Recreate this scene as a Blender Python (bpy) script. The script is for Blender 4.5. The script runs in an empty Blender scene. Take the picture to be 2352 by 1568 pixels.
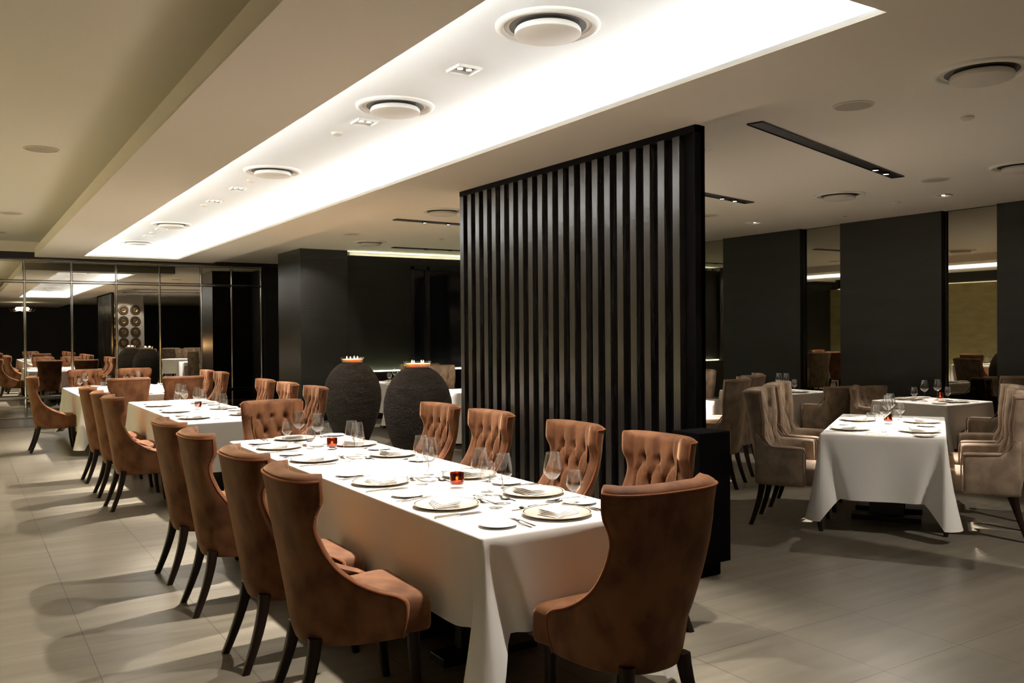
import bpy, bmesh, math, random
from mathutils import Vector, Matrix
C = bpy.context.scene.collection
PI = math.pi
random.seed(7)

# ------------------------------------------------------------------ materials
def mat(name, col, rough=.5, metal=0., spec=.5, sheen=0., sheen_col=None, noise=None, bump=None, emit=None, coat=0.):
    m = bpy.data.materials.new(name); m.use_nodes = True
    nt = m.node_tree; b = nt.nodes['Principled BSDF']
    b.inputs['Base Color'].default_value = (*col, 1)
    b.inputs['Roughness'].default_value = rough
    b.inputs['Metallic'].default_value = metal
    b.inputs['Specular IOR Level'].default_value = spec
    b.inputs['Coat Weight'].default_value = coat
    if sheen:
        b.inputs['Sheen Weight'].default_value = sheen
        b.inputs['Sheen Roughness'].default_value = .35
        b.inputs['Sheen Tint'].default_value = (*(sheen_col or col), 1)
    if noise or bump:
        tc = nt.nodes.new('ShaderNodeTexCoord')
    if noise:                       # (scale, second colour, stretch)
        mp = nt.nodes.new('ShaderNodeMapping'); mp.inputs['Scale'].default_value = noise[2]
        nz = nt.nodes.new('ShaderNodeTexNoise'); nz.inputs['Scale'].default_value = noise[0]; nz.inputs['Detail'].default_value = 5
        rp = nt.nodes.new('ShaderNodeValToRGB')
        rp.color_ramp.elements[0].position = .38; rp.color_ramp.elements[0].color = (*noise[1], 1)
        rp.color_ramp.elements[1].position = .62; rp.color_ramp.elements[1].color = (*col, 1)
        nt.links.new(tc.outputs['Object'], mp.inputs[0]); nt.links.new(mp.outputs[0], nz.inputs[0])
        nt.links.new(nz.outputs[0], rp.inputs[0]); nt.links.new(rp.outputs[0], b.inputs['Base Color'])
    if bump:                        # (scale, strength, stretch, distance)
        mp = nt.nodes.new('ShaderNodeMapping'); mp.inputs['Scale'].default_value = bump[2]
        nz = nt.nodes.new('ShaderNodeTexNoise'); nz.inputs['Scale'].default_value = bump[0]; nz.inputs['Detail'].default_value = 6
        bp = nt.nodes.new('ShaderNodeBump'); bp.inputs['Strength'].default_value = bump[1]; bp.inputs['Distance'].default_value = bump[3]
        nt.links.new(tc.outputs['Object'], mp.inputs[0]); nt.links.new(mp.outputs[0], nz.inputs[0])
        nt.links.new(nz.outputs[0], bp.inputs['Height']); nt.links.new(bp.outputs[0], b.inputs['Normal'])
    if emit:
        b.inputs['Emission Color'].default_value = (*emit[0], 1); b.inputs['Emission Strength'].default_value = emit[1]
    return m

def glassy(name, tint, gloss=.9, ior=1.45):
    m = bpy.data.materials.new(name); m.use_nodes = True
    nt = m.node_tree; nt.nodes.clear()
    out = nt.nodes.new('ShaderNodeOutputMaterial'); mx = nt.nodes.new('ShaderNodeMixShader')
    tr = nt.nodes.new('ShaderNodeBsdfTransparent'); tr.inputs[0].default_value = (*tint, 1)
    gl = nt.nodes.new('ShaderNodeBsdfGlossy'); gl.inputs['Roughness'].default_value = .02
    gl.inputs['Color'].default_value = (gloss, gloss, gloss, 1)
    lw = nt.nodes.new('ShaderNodeLayerWeight'); lw.inputs[0].default_value = .5
    pw = nt.nodes.new('ShaderNodeMath'); pw.operation = 'POWER'; pw.inputs[1].default_value = 2.7
    fr = nt.nodes.new('ShaderNodeMath'); fr.operation = 'MULTIPLY_ADD'; fr.inputs[1].default_value = .9; fr.inputs[2].default_value = .06
    nt.links.new(lw.outputs['Facing'], pw.inputs[0]); nt.links.new(pw.outputs[0], fr.inputs[0])
    nt.links.new(fr.outputs[0], mx.inputs[0]); nt.links.new(tr.outputs[0], mx.inputs[1]); nt.links.new(gl.outputs[0], mx.inputs[2])
    nt.links.new(mx.outputs[0], out.inputs[0])
    return m

def floor_mat():
    m = mat('floor_tiles', (.33, .29, .23), rough=.33, spec=.5)
    nt = m.node_tree; b = nt.nodes['Principled BSDF']
    tc = nt.nodes.new('ShaderNodeTexCoord')
    mp = nt.nodes.new('ShaderNodeMapping'); mp.inputs['Location'].default_value = (-.53, -4.83, 0)
    br = nt.nodes.new('ShaderNodeTexBrick'); br.offset = 0; br.squash = 1
    br.inputs['Scale'].default_value = 1; br.inputs['Mortar Size'].default_value = .0022; br.inputs['Mortar Smooth'].default_value = .1
    br.inputs['Brick Width'].default_value = .6; br.inputs['Row Height'].default_value = .6; br.inputs['Bias'].default_value = 0
    br.inputs['Color1'].default_value = (.235, .212, .168, 1); br.inputs['Color2'].default_value = (.215, .194, .153, 1)
    br.inputs['Mortar'].default_value = (.07, .062, .05, 1)
    mp2 = nt.nodes.new('ShaderNodeMapping'); mp2.inputs['Scale'].default_value = (.5, 5, 1)
    nz = nt.nodes.new('ShaderNodeTexNoise'); nz.inputs['Scale'].default_value = 2.2; nz.inputs['Detail'].default_value = 6
    rp = nt.nodes.new('ShaderNodeValToRGB')
    rp.color_ramp.elements[0].position = .35; rp.color_ramp.elements[0].color = (.8, .8, .8, 1)
    rp.color_ramp.elements[1].position = .7; rp.color_ramp.elements[1].color = (1.08, 1.08, 1.08, 1)
    mx = nt.nodes.new('ShaderNodeMix'); mx.data_type = 'RGBA'; mx.blend_type = 'MULTIPLY'; mx.inputs[0].default_value = 1
    L = nt.links.new
    L(tc.outputs['Object'], mp.inputs[0]); L(mp.outputs[0], br.inputs[0]); L(tc.outputs['Object'], mp2.inputs[0]); L(mp2.outputs[0], nz.inputs[0])
    L(nz.outputs[0], rp.inputs[0]); L(br.outputs[0], mx.inputs[6]); L(rp.outputs[0], mx.inputs[7]); L(mx.outputs[2], b.inputs['Base Color'])
    bp = nt.nodes.new('ShaderNodeBump'); bp.inputs['Strength'].default_value = .06; bp.inputs['Distance'].default_value = .02
    L(nz.outputs[0], bp.inputs['Height']); L(bp.outputs[0], b.inputs['Normal'])
    return m

def emis(name, col, s):
    m = bpy.data.materials.new(name); m.use_nodes = True
    nt = m.node_tree; nt.nodes.clear()
    o = nt.nodes.new('ShaderNodeOutputMaterial'); e = nt.nodes.new('ShaderNodeEmission')
    e.inputs[0].default_value = (*col, 1); e.inputs[1].default_value = s
    nt.links.new(e.outputs[0], o.inputs[0]); return m

one = (1, 1, 1)
M = dict(
    floor=floor_mat(),
    ceil=mat('ceiling_paint', (.86, .81, .72), rough=.7, spec=.2),
    cove=mat('cove_paint', (.87, .89, .89), rough=.6, spec=.2),
    dark=mat('dark_wall_panel', (.013, .0125, .0105), rough=.45, spec=.22, noise=(3, (.010, .0095, .008), (.4, .4, 3)), bump=(5, .15, (.4, .4, 14), .01)),
    black=mat('black_lacquer', (.008, .007, .009), rough=.3),
    wall=mat('black_wall', (.012, .012, .013), rough=.5, bump=(6, .1, one, .01)),
    slat=mat('dark_stained_timber', (.030, .025, .022), rough=.24, spec=.75, noise=(6, (.015, .012, .010), (4, 4, .25)), bump=(14, .1, (4, 4, .3), .003)),
    gold=mat('gold_textured_wall', (.62, .54, .27), rough=.6, noise=(2.5, (.52, .44, .21), (1, 1, 3)), bump=(26, .6, (1, 1, 1.6), .03)),
    chrome=mat('polished_chrome', (.72, .70, .66), rough=.12, metal=1.),
    mirror=mat('mirror_silver', (.76, .75, .71), rough=.0, metal=1.),
    smoke=mat('dim_mirror', (.36, .34, .29), rough=.015, metal=1.),
    backing=mat('matt_black_backing', (.004, .003, .004), rough=.9, spec=.1),
    pane=mat('night_glass', (.004, .004, .006), rough=.05, spec=.6),
    cloth=mat('white_linen', (.80, .79, .77), rough=.85, spec=.15, sheen=.15, sheen_col=one, bump=(420, .05, one, .001)),
    napkin=mat('napkin_linen', (.84, .83, .80), rough=.9, spec=.1, bump=(300, .1, one, .001)),
    rust=mat('rust_velvet', (.172, .074, .032), rough=.72, spec=.2, sheen=.5, sheen_col=(.85, .52, .30), noise=(9, (.092, .034, .014), (1, 1, .7)), bump=(60, .08, one, .003)),
    rustpipe=mat('rust_piping', (.20, .062, .022), rough=.7, spec=.2, sheen=.4, sheen_col=(.7, .35, .18)),
    taupe=mat('taupe_velvet', (.31, .235, .17), rough=.7, spec=.2, sheen=.55, sheen_col=(.75, .6, .48), noise=(10, (.20, .148, .105), (1, 1, 1)), bump=(60, .08, one, .003)),
    taupepipe=mat('taupe_piping', (.22, .14, .095), rough=.7, spec=.2, sheen=.4, sheen_col=(.6, .5, .4)),
    wood=mat('espresso_wood', (.014, .006, .004), rough=.45, spec=.25, noise=(8, (.012, .005, .004), (3, 3, .4))),
    glass=glassy('clear_glass', (.965, .97, .97)),
    amber=glassy('amber_glass', (.36, .105, .04)),
    wax=mat('candle_wax', (.88, .74, .5), rough=.5),
    tealight=mat('tealight_wax', (.85, .62, .4), rough=.5),
    flame=emis('candle_flame', (1., .72, .38), 26.),
    china=mat('charger_china', (.56, .50, .42), rough=.22, spec=.5, coat=.3),
    rim=mat('charger_rim_line', (.035, .028, .03), rough=.25),
    white=mat('white_china', (.82, .81, .77), rough=.15, spec=.5, coat=.3),
    steel=mat('silver_cutlery', (.62, .60, .56), rough=.16, metal=1.),
    clay=mat('dark_clay', (.044, .035, .028), rough=.85, spec=.25, noise=(5, (.028, .023, .019), (1, 1, 4)), bump=(30, .7, (1, 1, 2.2), .02)),
    plaster=mat('grey_plaster', (.34, .31, .27), rough=.8),
    bronze=mat('bronze_gong', (.20, .13, .055), rough=.32, metal=.85),
    bronze_dark=mat('dark_bronze', (.06, .045, .03), rough=.4, metal=.6),
    vent=mat('vent_paint', (.66, .61, .54), rough=.6, spec=.2),
    ventwhite=mat('vent_flange_paint', (.84, .83, .78), rough=.5, spec=.2),
    ventdark=mat('vent_throat', (.06, .05, .045), rough=.7),
    speaker=mat('speaker_grille', (.42, .36, .28), rough=.8, bump=(700, .4, one, .002)),
    reflector=mat('lamp_reflector', (.52, .46, .42), rough=.22, metal=1.),
    track=mat('black_track', (.012, .010, .010), rough=.35),
    lamp=emis('lamp_face', (1., .93, .84), 14.),
    led=emis('cove_led', (1., .99, .96), 54.),
    ledwarm=emis('wall_cove_led', (.95, .93, .66), 16.),
    ledgold=emis('gold_wall_led', (1., .88, .55), 5.),
    ledfoot=emis('gold_foot_led', (1., .90, .56), 52.),
    ledledge=emis('ledge_led', (.86, .93, .55), 26.),
    crystal=emis('chandelier_glow', (1., .86, .62), 6.),
)

for k_ in ('wax', 'tealight'):
    b_ = M[k_].node_tree.nodes['Principled BSDF']; b_.inputs['Subsurface Weight'].default_value = .9
    b_.inputs['Subsurface Radius'].default_value = (1., .55, .25); b_.inputs['Subsurface Scale'].default_value = .05
M['sheen'] = mat('dark_satin_panel', (.015, .0145, .0125), rough=.27, spec=.6, noise=(3, (.011, .0105, .009), (.4, .4, 3)), bump=(5, .12, (.4, .4, 14), .01))

# ------------------------------------------------------------------ helpers
def link(name, me, mats, parent=None):
    for m in (mats if isinstance(mats, (list, tuple)) else [mats]): me.materials.append(M[m])
    o = bpy.data.objects.new(name, me); C.objects.link(o)
    if parent: o.parent = parent
    return o
def pydata(name, v, f, mats, parent=None, smooth=True, mi=None, sharp=None):
    me = bpy.data.meshes.new(name); me.from_pydata(v, [], f); me.update()
    bm = bmesh.new(); bm.from_mesh(me); bmesh.ops.recalc_face_normals(bm, faces=bm.faces[:]); bm.to_mesh(me); bm.free()
    if mi: me.polygons.foreach_set('material_index', mi)
    me.polygons.foreach_set('use_smooth', [smooth]*len(me.polygons))
    if smooth and sharp: me.set_sharp_from_angle(angle=math.radians(sharp))
    return link(name, me, mats, parent)
class MB:
    """collects boxes, lathes and tubes into ONE mesh"""
    def __init__(s): s.v = []; s.f = []; s.m = []
    def add(s, v, f, mi=0):
        n = len(s.v); s.v += [tuple(p) for p in v]; s.f += [tuple(i+n for i in q) for q in f]; s.m += [mi]*len(f); return s
    def box(s, x0, x1, y0, y1, z0, z1, mi=0):
        v = [(x, y, z) for z in (z0, z1) for y in (y0, y1) for x in (x0, x1)]
        return s.add(v, [(0, 2, 3, 1), (4, 5, 7, 6), (0, 1, 5, 4), (2, 6, 7, 3), (0, 4, 6, 2), (1, 3, 7, 5)], mi)
    def lathe(s, prof, n=32, mi=None, cx=0, cy=0, cap=True):
        v = []; f = []; k = len(prof)
        base = len(s.v); ms = []
        for i in range(n):
            a = 2*PI*i/n; c, d = math.cos(a), math.sin(a)
            v += [(cx+r*c, cy+r*d, z) for r, z in prof]
        for i in range(n):
            j = (i+1) % n
            for q in range(k-1):
                f.append((i*k+q, j*k+q, j*k+q+1, i*k+q+1)); ms.append(mi[q] if mi else 0)
        s.v += v; s.f += [tuple(i+base for i in q) for q in f]; s.m += ms
        return s
    def tube(s, pts, rad, n=8, mi=0):
        pts = [Vector(p) for p in pts]; v = []; f = []
        rad = rad if isinstance(rad, (list, tuple)) else [rad]*len(pts)
        up = Vector((.13, .27, .95))
        for i, p in enumerate(pts):
            t = (pts[min(i+1, len(pts)-1)]-pts[max(i-1, 0)]).normalized()
            a = t.cross(up)
            if a.length < 1e-3: a = t.cross(Vector((1, 0, 0)))
            a.normalize(); b = t.cross(a)
            for j in range(n):
                th = 2*PI*j/n; v.append(p+(a*math.cos(th)+b*math.sin(th))*rad[i])
        for i in range(len(pts)-1):
            for j in range(n):
                k = (j+1) % n; f.append((i*n+j, i*n+k, (i+1)*n+k, (i+1)*n+j))
        f.append(tuple(range(n))); f.append(tuple((len(pts)-1)*n+j for j in range(n)))
        return s.add(v, f, mi)
    def build(s, name, mats, parent=None, smooth=False, bevel=0, sharp=40, seg=2):
        me = bpy.data.meshes.new(name); me.from_pydata(s.v, [], s.f); me.update()
        me.polygons.foreach_set('material_index', s.m)
        bm = bmesh.new(); bm.from_mesh(me)
        bmesh.ops.remove_doubles(bm, verts=bm.verts[:], dist=1e-5)
        bmesh.ops.recalc_face_normals(bm, faces=bm.faces[:])
        if bevel:
            ed = [e for e in bm.edges if len(e.link_faces) == 2 and e.calc_face_angle() > .6]
            bmesh.ops.bevel(bm, geom=ed, offset=bevel, segments=seg, affect='EDGES', profile=.5)
        bm.to_mesh(me); bm.free()
        me.polygons.foreach_set('use_smooth', [smooth]*len(me.polygons))
        if smooth: me.set_sharp_from_angle(angle=math.radians(sharp))
        return link(name, me, mats, parent)
def tag(o, label, cat, group=None, kind=None):
    o['label'] = label; o['category'] = cat
    if group: o['group'] = group
    if kind: o['kind'] = kind
    return o
def empty(name, loc=(0, 0, 0), rz=0):
    o = bpy.data.objects.new(name, None); C.objects.link(o); o.location = loc; o.rotation_euler.z = rz
    o.empty_display_size = .1
    return o
def copy_tree(o, parent=None):
    c = o.copy(); C.objects.link(c)
    if parent: c.parent = parent
    for ch in list(o.children): copy_tree(ch, c)
    return c
class Proto:
    """first use moves the prototype itself, later uses copy it and its parts"""
    def __init__(s, make): s.make = make; s.o = None
    def put(s, loc, rz, label, cat, group=None):
        if s.o is None: s.o = s.make(); o = s.o
        else: o = copy_tree(s.o)
        o.location = loc; o.rotation_euler.z = rz
        return tag(o, label, cat, group)
def struct(o):
    o['kind'] = 'structure'; return o
def sm(a, b, x):
    t = max(0, min(1, (x-a)/(b-a))); return t*t*(3-2*t)
def interp(tab, x):
    """monotone cubic through the table"""
    n = len(tab)
    if x <= tab[0][0]: return tab[0][1]
    if x >= tab[-1][0]: return tab[-1][1]
    d = [(tab[i+1][1]-tab[i][1])/(tab[i+1][0]-tab[i][0]) for i in range(n-1)]
    m = [d[0]]+[0 if d[i-1]*d[i] <= 0 else 2*d[i-1]*d[i]/(d[i-1]+d[i]) for i in range(1, n-1)]+[d[-1]]
    for i in range(n-1):
        if x <= tab[i+1][0]:
            h = tab[i+1][0]-tab[i][0]; t = (x-tab[i][0])/h
            return (2*t**3-3*t*t+1)*tab[i][1]+(t**3-2*t*t+t)*h*m[i]+(3*t*t-2*t**3)*tab[i+1][1]+(t**3-t*t)*h*m[i+1]

# ------------------------------------------------------------------ the setting
XL, XR, YB, YF, YM = -3.0, 10.70, -10.0, 17.0, 18.7
HB, HL, HR, HC = 2.90, 3.30, 3.05, 3.13          # beam underside, left ceiling, right ceiling, cove ceiling
BX0, BX1 = 1.13, 4.09                            # beam
CX0, CX1, CY0, CY1 = 1.83, 3.36, 2.29, 16.45     # cove opening
struct(MB().box(XL-.6, XR+.3, YB-.5, YM+.3, -.12, 0).build('floor', 'floor'))
c = MB()
c.box(XL-.6, 1.58, YB-.5, YM+.2, HL, HL+.2); c.box(1.56, 1.6, YB-.5, YM+.2, 3.05, HL)
c.box(BX1, XR+.3, YB-.5, YM+.2, HR, HR+.2); c.box(1.58, BX1, YF, YM+.2, HR, HR+.2)
struct(c.build('ceiling', 'ceil'))
b = MB()                                          # dropped beam with the long light trough cut in it
b.box(BX0, CX0, YB, YF, HB, HB+.014); b.box(CX1, BX1, YB, YF, HB, HB+.014)
b.box(CX0, CX1, YB, CY0, HB, HB+.014); b.box(CX0, CX1, CY1, YF, HB, HB+.014)
b.box(1.6, BX1, YF-.03, YF, HB+.012, HR+.1); b.box(BX0, 1.6, YF-.03, YF, HB+.012, 3.05); b.box(BX0, BX0+.03, YB, YF, HB+.012, 3.05); b.box(BX0+.03, 1.6, YB, YF-.03, 3.02, 3.04); b.box(BX1-.03, BX1, YB, YF, HB+.012, HR+.1)
struct(b.build('ceiling_beam', 'ceil'))
T = .20                                           # ledge depth behind the trough's lip
b = MB()
b.box(CX0-T, CX1+T, CY0-T, CY1+T, HC, HC+.04)
b.box(CX0-T-.03, CX0-T, CY0-T, CY1+T, HB+.03, HC+.04); b.box(CX1+T, CX1+T+.03, CY0-T, CY1+T, HB+.03, HC+.04)
b.box(CX0-T, CX1+T, CY0-T-.03, CY0-T, HB+.03, HC+.04); b.box(CX0-T, CX1+T, CY1+T, CY1+T+.03, HB+.03, HC+.04)
for a in ((CX0-.015, CX0, CY0-.015, CY1+.015), (CX1, CX1+.015, CY0-.015, CY1+.015), (CX0, CX1, CY0-.015, CY0), (CX0, CX1, CY1, CY1+.015)):
    b.box(*a, HB+.014, HB+.030)
struct(b.build('ceiling_cove', 'cove'))
def strip(x0, x1, y0, y1, z, m, label, group='led strips hidden on cove ledges'):
    tag(MB().box(x0, x1, y0, y1, z, z+.012).build('light_strip', m), label, 'light strip', group)
zs = HB+.0145
strip(CX0-.14, CX0-.11, CY0-.05, CY1+.05, zs, 'led', 'white led strip along the left ledge of the ceiling light trough')
strip(CX1+.11, CX1+.14, CY0-.05, CY1+.05, zs, 'led', 'white led strip along the right ledge of the ceiling light trough')
strip(CX0, CX1, CY1+.11, CY1+.14, zs, 'led', 'white led strip across the far end of the ceiling light trough')
strip(CX0, CX1, CY0-.14, CY0-.11, zs, 'led', 'white led strip across the near end of the ceiling light trough')

struct(MB().box(XL-.4, 6.2, YM, YM+.2, 0, HL+.1).build('wall_far', 'wall'))
struct(MB().box(XL, 6.0, YM-.2, YM, 2.985, 3.11).build('trim_1', 'black'))
struct(MB().box(XL, 1.58, YM-.2, YM, 3.11, HL).build('wall_far_bulkhead', 'ceil'))
struct(MB().box(XL, 6.0, 16.95, YM, 0, .004).build('trim_2', 'black'))
struct(MB().box(XL-.4, XR+.3, YB-.2, YB, 0, HL+.1).build('wall_near', 'wall'))
struct(MB().box(XL-.2, XL, YB, YM, 0, 2.86).build('wall_left', 'gold'))
struct(MB().box(XL-.5, XL-.4, YB, YM, 0, HL+.1).build('wall_left', 'wall'))
struct(MB().box(XR, XR+.2, YB, YM, 0, HR+.1).build('wall_right', 'wall'))
struct(MB().box(6.0, 6.1, 15.15, YM, 0, HR).build('wall_far_side', 'wall'))
strip(XL-.16, XL-.13, 7, YM-.2, 2.862, 'ledgold', 'warm led strip on top of the gold wall, lighting the ceiling')
strip(XL+.06, XL+.09, 7, YM-.2, .0, 'ledfoot', 'warm led strip at the foot of the gold wall')
# back wall of the right room, its top held short of the ceiling for a lit cove
struct(MB().box(5.98, 7.27, 15.0, 15.12, 0, 2.95).build('wall_back', 'dark'))
struct(MB().box(7.27, XR, 15.0, 15.12, 2.81, 2.95).build('wall_back', 'dark'))
struct(MB().box(5.98, XR, 15.35, 15.45, 0, HR).build('wall_back', 'ceil'))
struct(MB().box(5.98, XR, 15.0, 15.012, 2.95, 2.972).build('trim_3', 'dark'))
strip(6.0, XR-.1, 15.07, 15.10, 2.951, 'ledwarm', 'greenish led strip on top of the dark back wall')
w = MB()
for x in (7.27, 7.60, 8.6, 9.6, 10.6): w.box(x, x+.05, 14.97, 15.08, 0, 2.81)
w.box(7.27, XR, 14.97, 15.08, 2.75, 2.81); w.box(7.27, XR, 14.97, 15.08, 0, .1)
o = struct(w.build('window_1', 'black')); p = MB().box(7.28, XR, 15.05, 15.07, .1, 2.75).build('window_pane', 'pane', o)
struct(MB().box(5.085, 5.97, 14.92, 16.17, 0, HR).build('wall_column', 'sheen', bevel=.006))
struct(MB().box(5.56, 6.0, YM-.1, YM, 0, HR).build('wall_far_panel', 'dark'))
K = 1.0714
# right wall: dark pilasters with mirrors between
for y0, y1 in [(p*K, q*K) for p, q in ((11.68, 13.95), (8.091, 9.535), (6.027, 7.44), (3.9, 5.372), (1.7, 3.2))]:
    struct(MB().box(XR-.11, XR, y0, y1, 0, HR).build('wall_pilaster', 'dark', bevel=.004))
names = {9.535: 'tall mirror beside the slatted screen, far end of the right wall', 7.44: 'narrow tall mirror between two dark pilasters on the right wall, middle one',
         5.372: 'tall mirror on the right wall reflecting the gold wall', 3.2: 'tall mirror on the right wall nearest the viewer'}
for y0, y1 in ((9.535, 11.68), (7.44, 8.091), (5.372, 6.027), (3.2, 3.9)):
    nm = names[y0]; y0 *= K; y1 *= K
    r = empty('wall_mirror', (XR, (y0+y1)/2, 0)); h = (y1-y0)/2
    MB().box(-.03, -.005, -h, h, .1, HR-.01).build('mirror_pane', 'smoke', r)
    f = MB().box(-.045, -.005, -h, -h+.015, .1, HR-.01).box(-.045, -.005, h-.015, h, .1, HR-.01).box(-.045, -.005, -h, h, .08, .1)
    f.build('frame', 'black', r)
    tag(r, nm, 'mirror', 'mirrors between the pilasters')
# far mirrored wall
xs = [-1.22, -.49, .24, .97, 1.69, 2.405, 3.135, 3.87, 4.435, 5.0]
ordn = ['first', 'second', 'third', 'fourth', 'fifth', 'sixth', 'seventh', 'eighth', 'ninth']
xs = [x*YM/17 for x in xs]
for i, (x0, x1) in enumerate(zip(xs, xs[1:])):
    r = empty('wall_mirror', (x0, YM, 0)); wd = x1-x0
    dark = 'mirror'
    for nm, z0, z1 in (('upper_pane', 2.595, 2.955), ('main_pane', .43, 2.55), ('lower_pane', .02, .36)):
        pv = MB().box(.012, wd-.012, -.03, -.005, z0, z1).build(nm, dark, r, bevel=.012, seg=1)
    f = MB().box(-.012, .014, -.05, -.005, .004, 2.985)
    if i == 8: f.box(wd-.014, wd+.012, -.05, -.005, .004, 2.985)
    for z in (.004, .365, 2.555, 2.95): f.box(0, wd, -.05, -.005, z, z+(.055 if z == .365 else .033))
    f.build('chrome_frame', 'chrome', r, bevel=.006)
    tag(r, 'chrome framed mirror panel on the far wall, %s from its right end' % ordn[8-i], 'mirror', 'mirror panels on the far wall')

# slatted screen
r = empty('slatted_screen', (BX1, 5.77, 0))
SY0, SY1 = 4.19-5.77, 7.36-5.77
MB().box(.055, .09, SY0, SY1, 0, HB).box(0, .09, SY0, SY0+.012, 0, HB).box(-.001, .06, SY0, SY1, HB-.045, HB+.002).build('back_panel', 'backing', r)
s = MB(); n = 21; pitch = (SY1-SY0)/(n+.45)
for i in range(n):
    y = SY1-(i+.46)*pitch; s.box(0, .056, y, y+pitch*.46, .0, HB-.046)
s.build('slat_panel', 'slat', r, bevel=.003)
tag(r, 'floor to ceiling dark timber screen of vertical slats behind the long table', 'screen')
r = empty('low_cabinet', (3.99, 4.05, 0))
MB().box(-.13, .14, -.12, .125, .09, .912).build('body', 'backing', r, bevel=.004)
MB().box(-.10, .10, -.07, .125, 0, .09).build('plinth', 'backing', r)
tag(r, 'low black lacquer cabinet block at the near end of the slatted screen', 'cabinet')
r = MB().box(6.0, 10.6, 14.62, 14.97, 0, .85).build('wall_ledge', 'black', None, bevel=.005)
tag(r, 'long low black ledge along the dark back wall', 'ledge')
strip(6.05, 10.5, 14.9, 14.92, .851, 'ledledge', 'greenish led strip along the low ledge under the back wall')

# ------------------------------------------------------------------ ceiling fittings
def make_diffuser():
    r = empty('air_vent')
    MB().lathe([(.272, 0), (.272, -.012), (.255, -.022), (.235, -.018), (.225, -.004), (.225, 0)], 48).build('flange', 'ventwhite', r, smooth=True, sharp=50)
    MB().lathe([(.226, -.006), (.20, -.008), (.16, -.004), (0.001, -.004)], 48, mi=[0, 1, 1]).build('throat', ['vent', 'ventdark'], r, smooth=True)
    MB().lathe([(.001, -.02), (.165, -.02), (.172, -.03), (.172, -.05), (.165, -.054), (.001, -.054)], 48, mi=[1, 1, 1, 0, 0]).build('disc', ['vent', 'ventwhite'], r, smooth=True, sharp=40)
    return r
P_diff = Proto(make_diffuser)
for i, y in enumerate((3.71, 5.57, 8.37, 13.1, 15.9)):
    P_diff.put((2.59, y, HC), 0, '%s round air diffuser from the near end of the glowing trough' % ordn[i], 'air vent', 'air diffusers in the ceiling')
for (x, y), t in zip(((4.723, 2.646), (7.752, 5.839), (4.726, 8.903), (5.373, 12.5), (7.753, 4.0), (4.7, 5.0)),
                     ('large round air diffuser at the top right corner, near the slot light', 'round air diffuser over the right room, beyond the long black slot light',
                      'round air diffuser just beyond the far edge of the slatted screen', 'round air diffuser in front of the dark square column',
                      'round air diffuser cut by the right edge of the view', 'round air diffuser half hidden behind the top of the slatted screen')):
    P_diff.put((x*K, y*K, HR), 0, t, 'air vent', 'air diffusers in the ceiling')
def make_downlight():
    r = empty('downlight'); s = .082
    f = MB()
    for a in ((-s, s, -s, -s+.008), (-s, s, s-.008, s), (-s, -s+.008, -s, s), (s-.008, s, -s, s)): f.box(*a, -.016, 0)
    f.build('trim', 'ventwhite', r)
    MB().box(-s+.008, s-.008, -s+.008, s-.008, -.004, 0).build('reflector', 'reflector', r)
    for x in (-.03, .03): MB().lathe([(.001, -.0055), (.017, -.0055), (.017, -.004)], 16, cx=x).build('lamp', 'lamp', r)
    return r
P_dl = Proto(make_downlight)
for i, y in enumerate((2.9, 4.577, 6.09, 9.57, 10.6, 13.76, 14.77)):
    if i: P_dl.put((2.585, y, HC), 0, '%s square downlight from the near end inside the glowing trough' % ordn[i-1], 'downlight', 'square downlights in the trough')
for i, (x, y) in enumerate(((8.723, 7.881), (8.701, 5.301))):
    P_dl.put((x*K, y*K, HR), 0, ('lit square downlight near the pilaster beside the screen', 'lit square downlight over the right wall, right of the round diffuser')[i], 'downlight', 'square downlights in the right ceiling')
def make_speaker():
    r = empty('ceiling_speaker')
    MB().lathe([(.132, 0), (.132, -.005), (.118, -.008), (.116, -.004)], 40).build('rim', 'vent', r, smooth=True)
    MB().lathe([(.117, -.004), (.06, -.007), (.001, -.008)], 40).build('grille', 'speaker', r, smooth=True)
    return r
P_sp = Proto(make_speaker)
for (x, y, z), t in zip(((4.746, 3.47, HR), (7.783, 4.805, HR), (7.745, 7.7, HR), (4.703, 11.59, HR), (.587, 7.95, HL), (.568, 12.26, HL), (.5, 14.6, HL)),
        ('round ceiling speaker above the near end of the long slot light', 'round ceiling speaker beyond the far tip of the long slot light', 'round ceiling speaker just right of the slatted screen, near the mirror',
         'round ceiling speaker near the dark square column', 'larger looking round speaker in the left ceiling', 'round speaker low in the left ceiling, second along', 'round speaker in the left ceiling just before the mirrored wall')):
    k = K if x > 3 else 1.1667
    o = P_sp.put((x*k, y*k, z), 0, t, 'speaker', 'round ceiling speakers')
    o.scale = (1, 1, 1) if x > 3 else (1.15, 1.15, 1.15)
def make_sensor():
    return MB().lathe([(.045, 0), (.045, -.012), (.03, -.022), (.001, -.024)], 24).build('smoke_detector', 'vent', smooth=True)
P_se = Proto(make_sensor)
for (x, y, z), t in zip(((2.54, 6.55, HC), (2.56, 8.99, HC), (2.55, 10.99, HC), (2.55, 14.3, HC), (5.656, 3.266, HR), (8.766, 5.86, HR), (9.3, 6.95, HR), (6.111, 11.55, HR)),
        ('small round detector in the trough beyond the second square downlight', 'small round detector in the trough beside the third diffuser', 'small round detector in the trough past the fourth downlight', 'small round detector at the far part of the trough',
         'small detector in the right ceiling above the long slot light', 'small detector by the lit square downlight over the right wall', 'small detector over the wide pilaster', 'small detector behind the far slot light')):
    k = K if x > 3 else 1
    P_se.put((x*k, y*k, z), 0, t, 'detector', 'small ceiling detectors')
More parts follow.
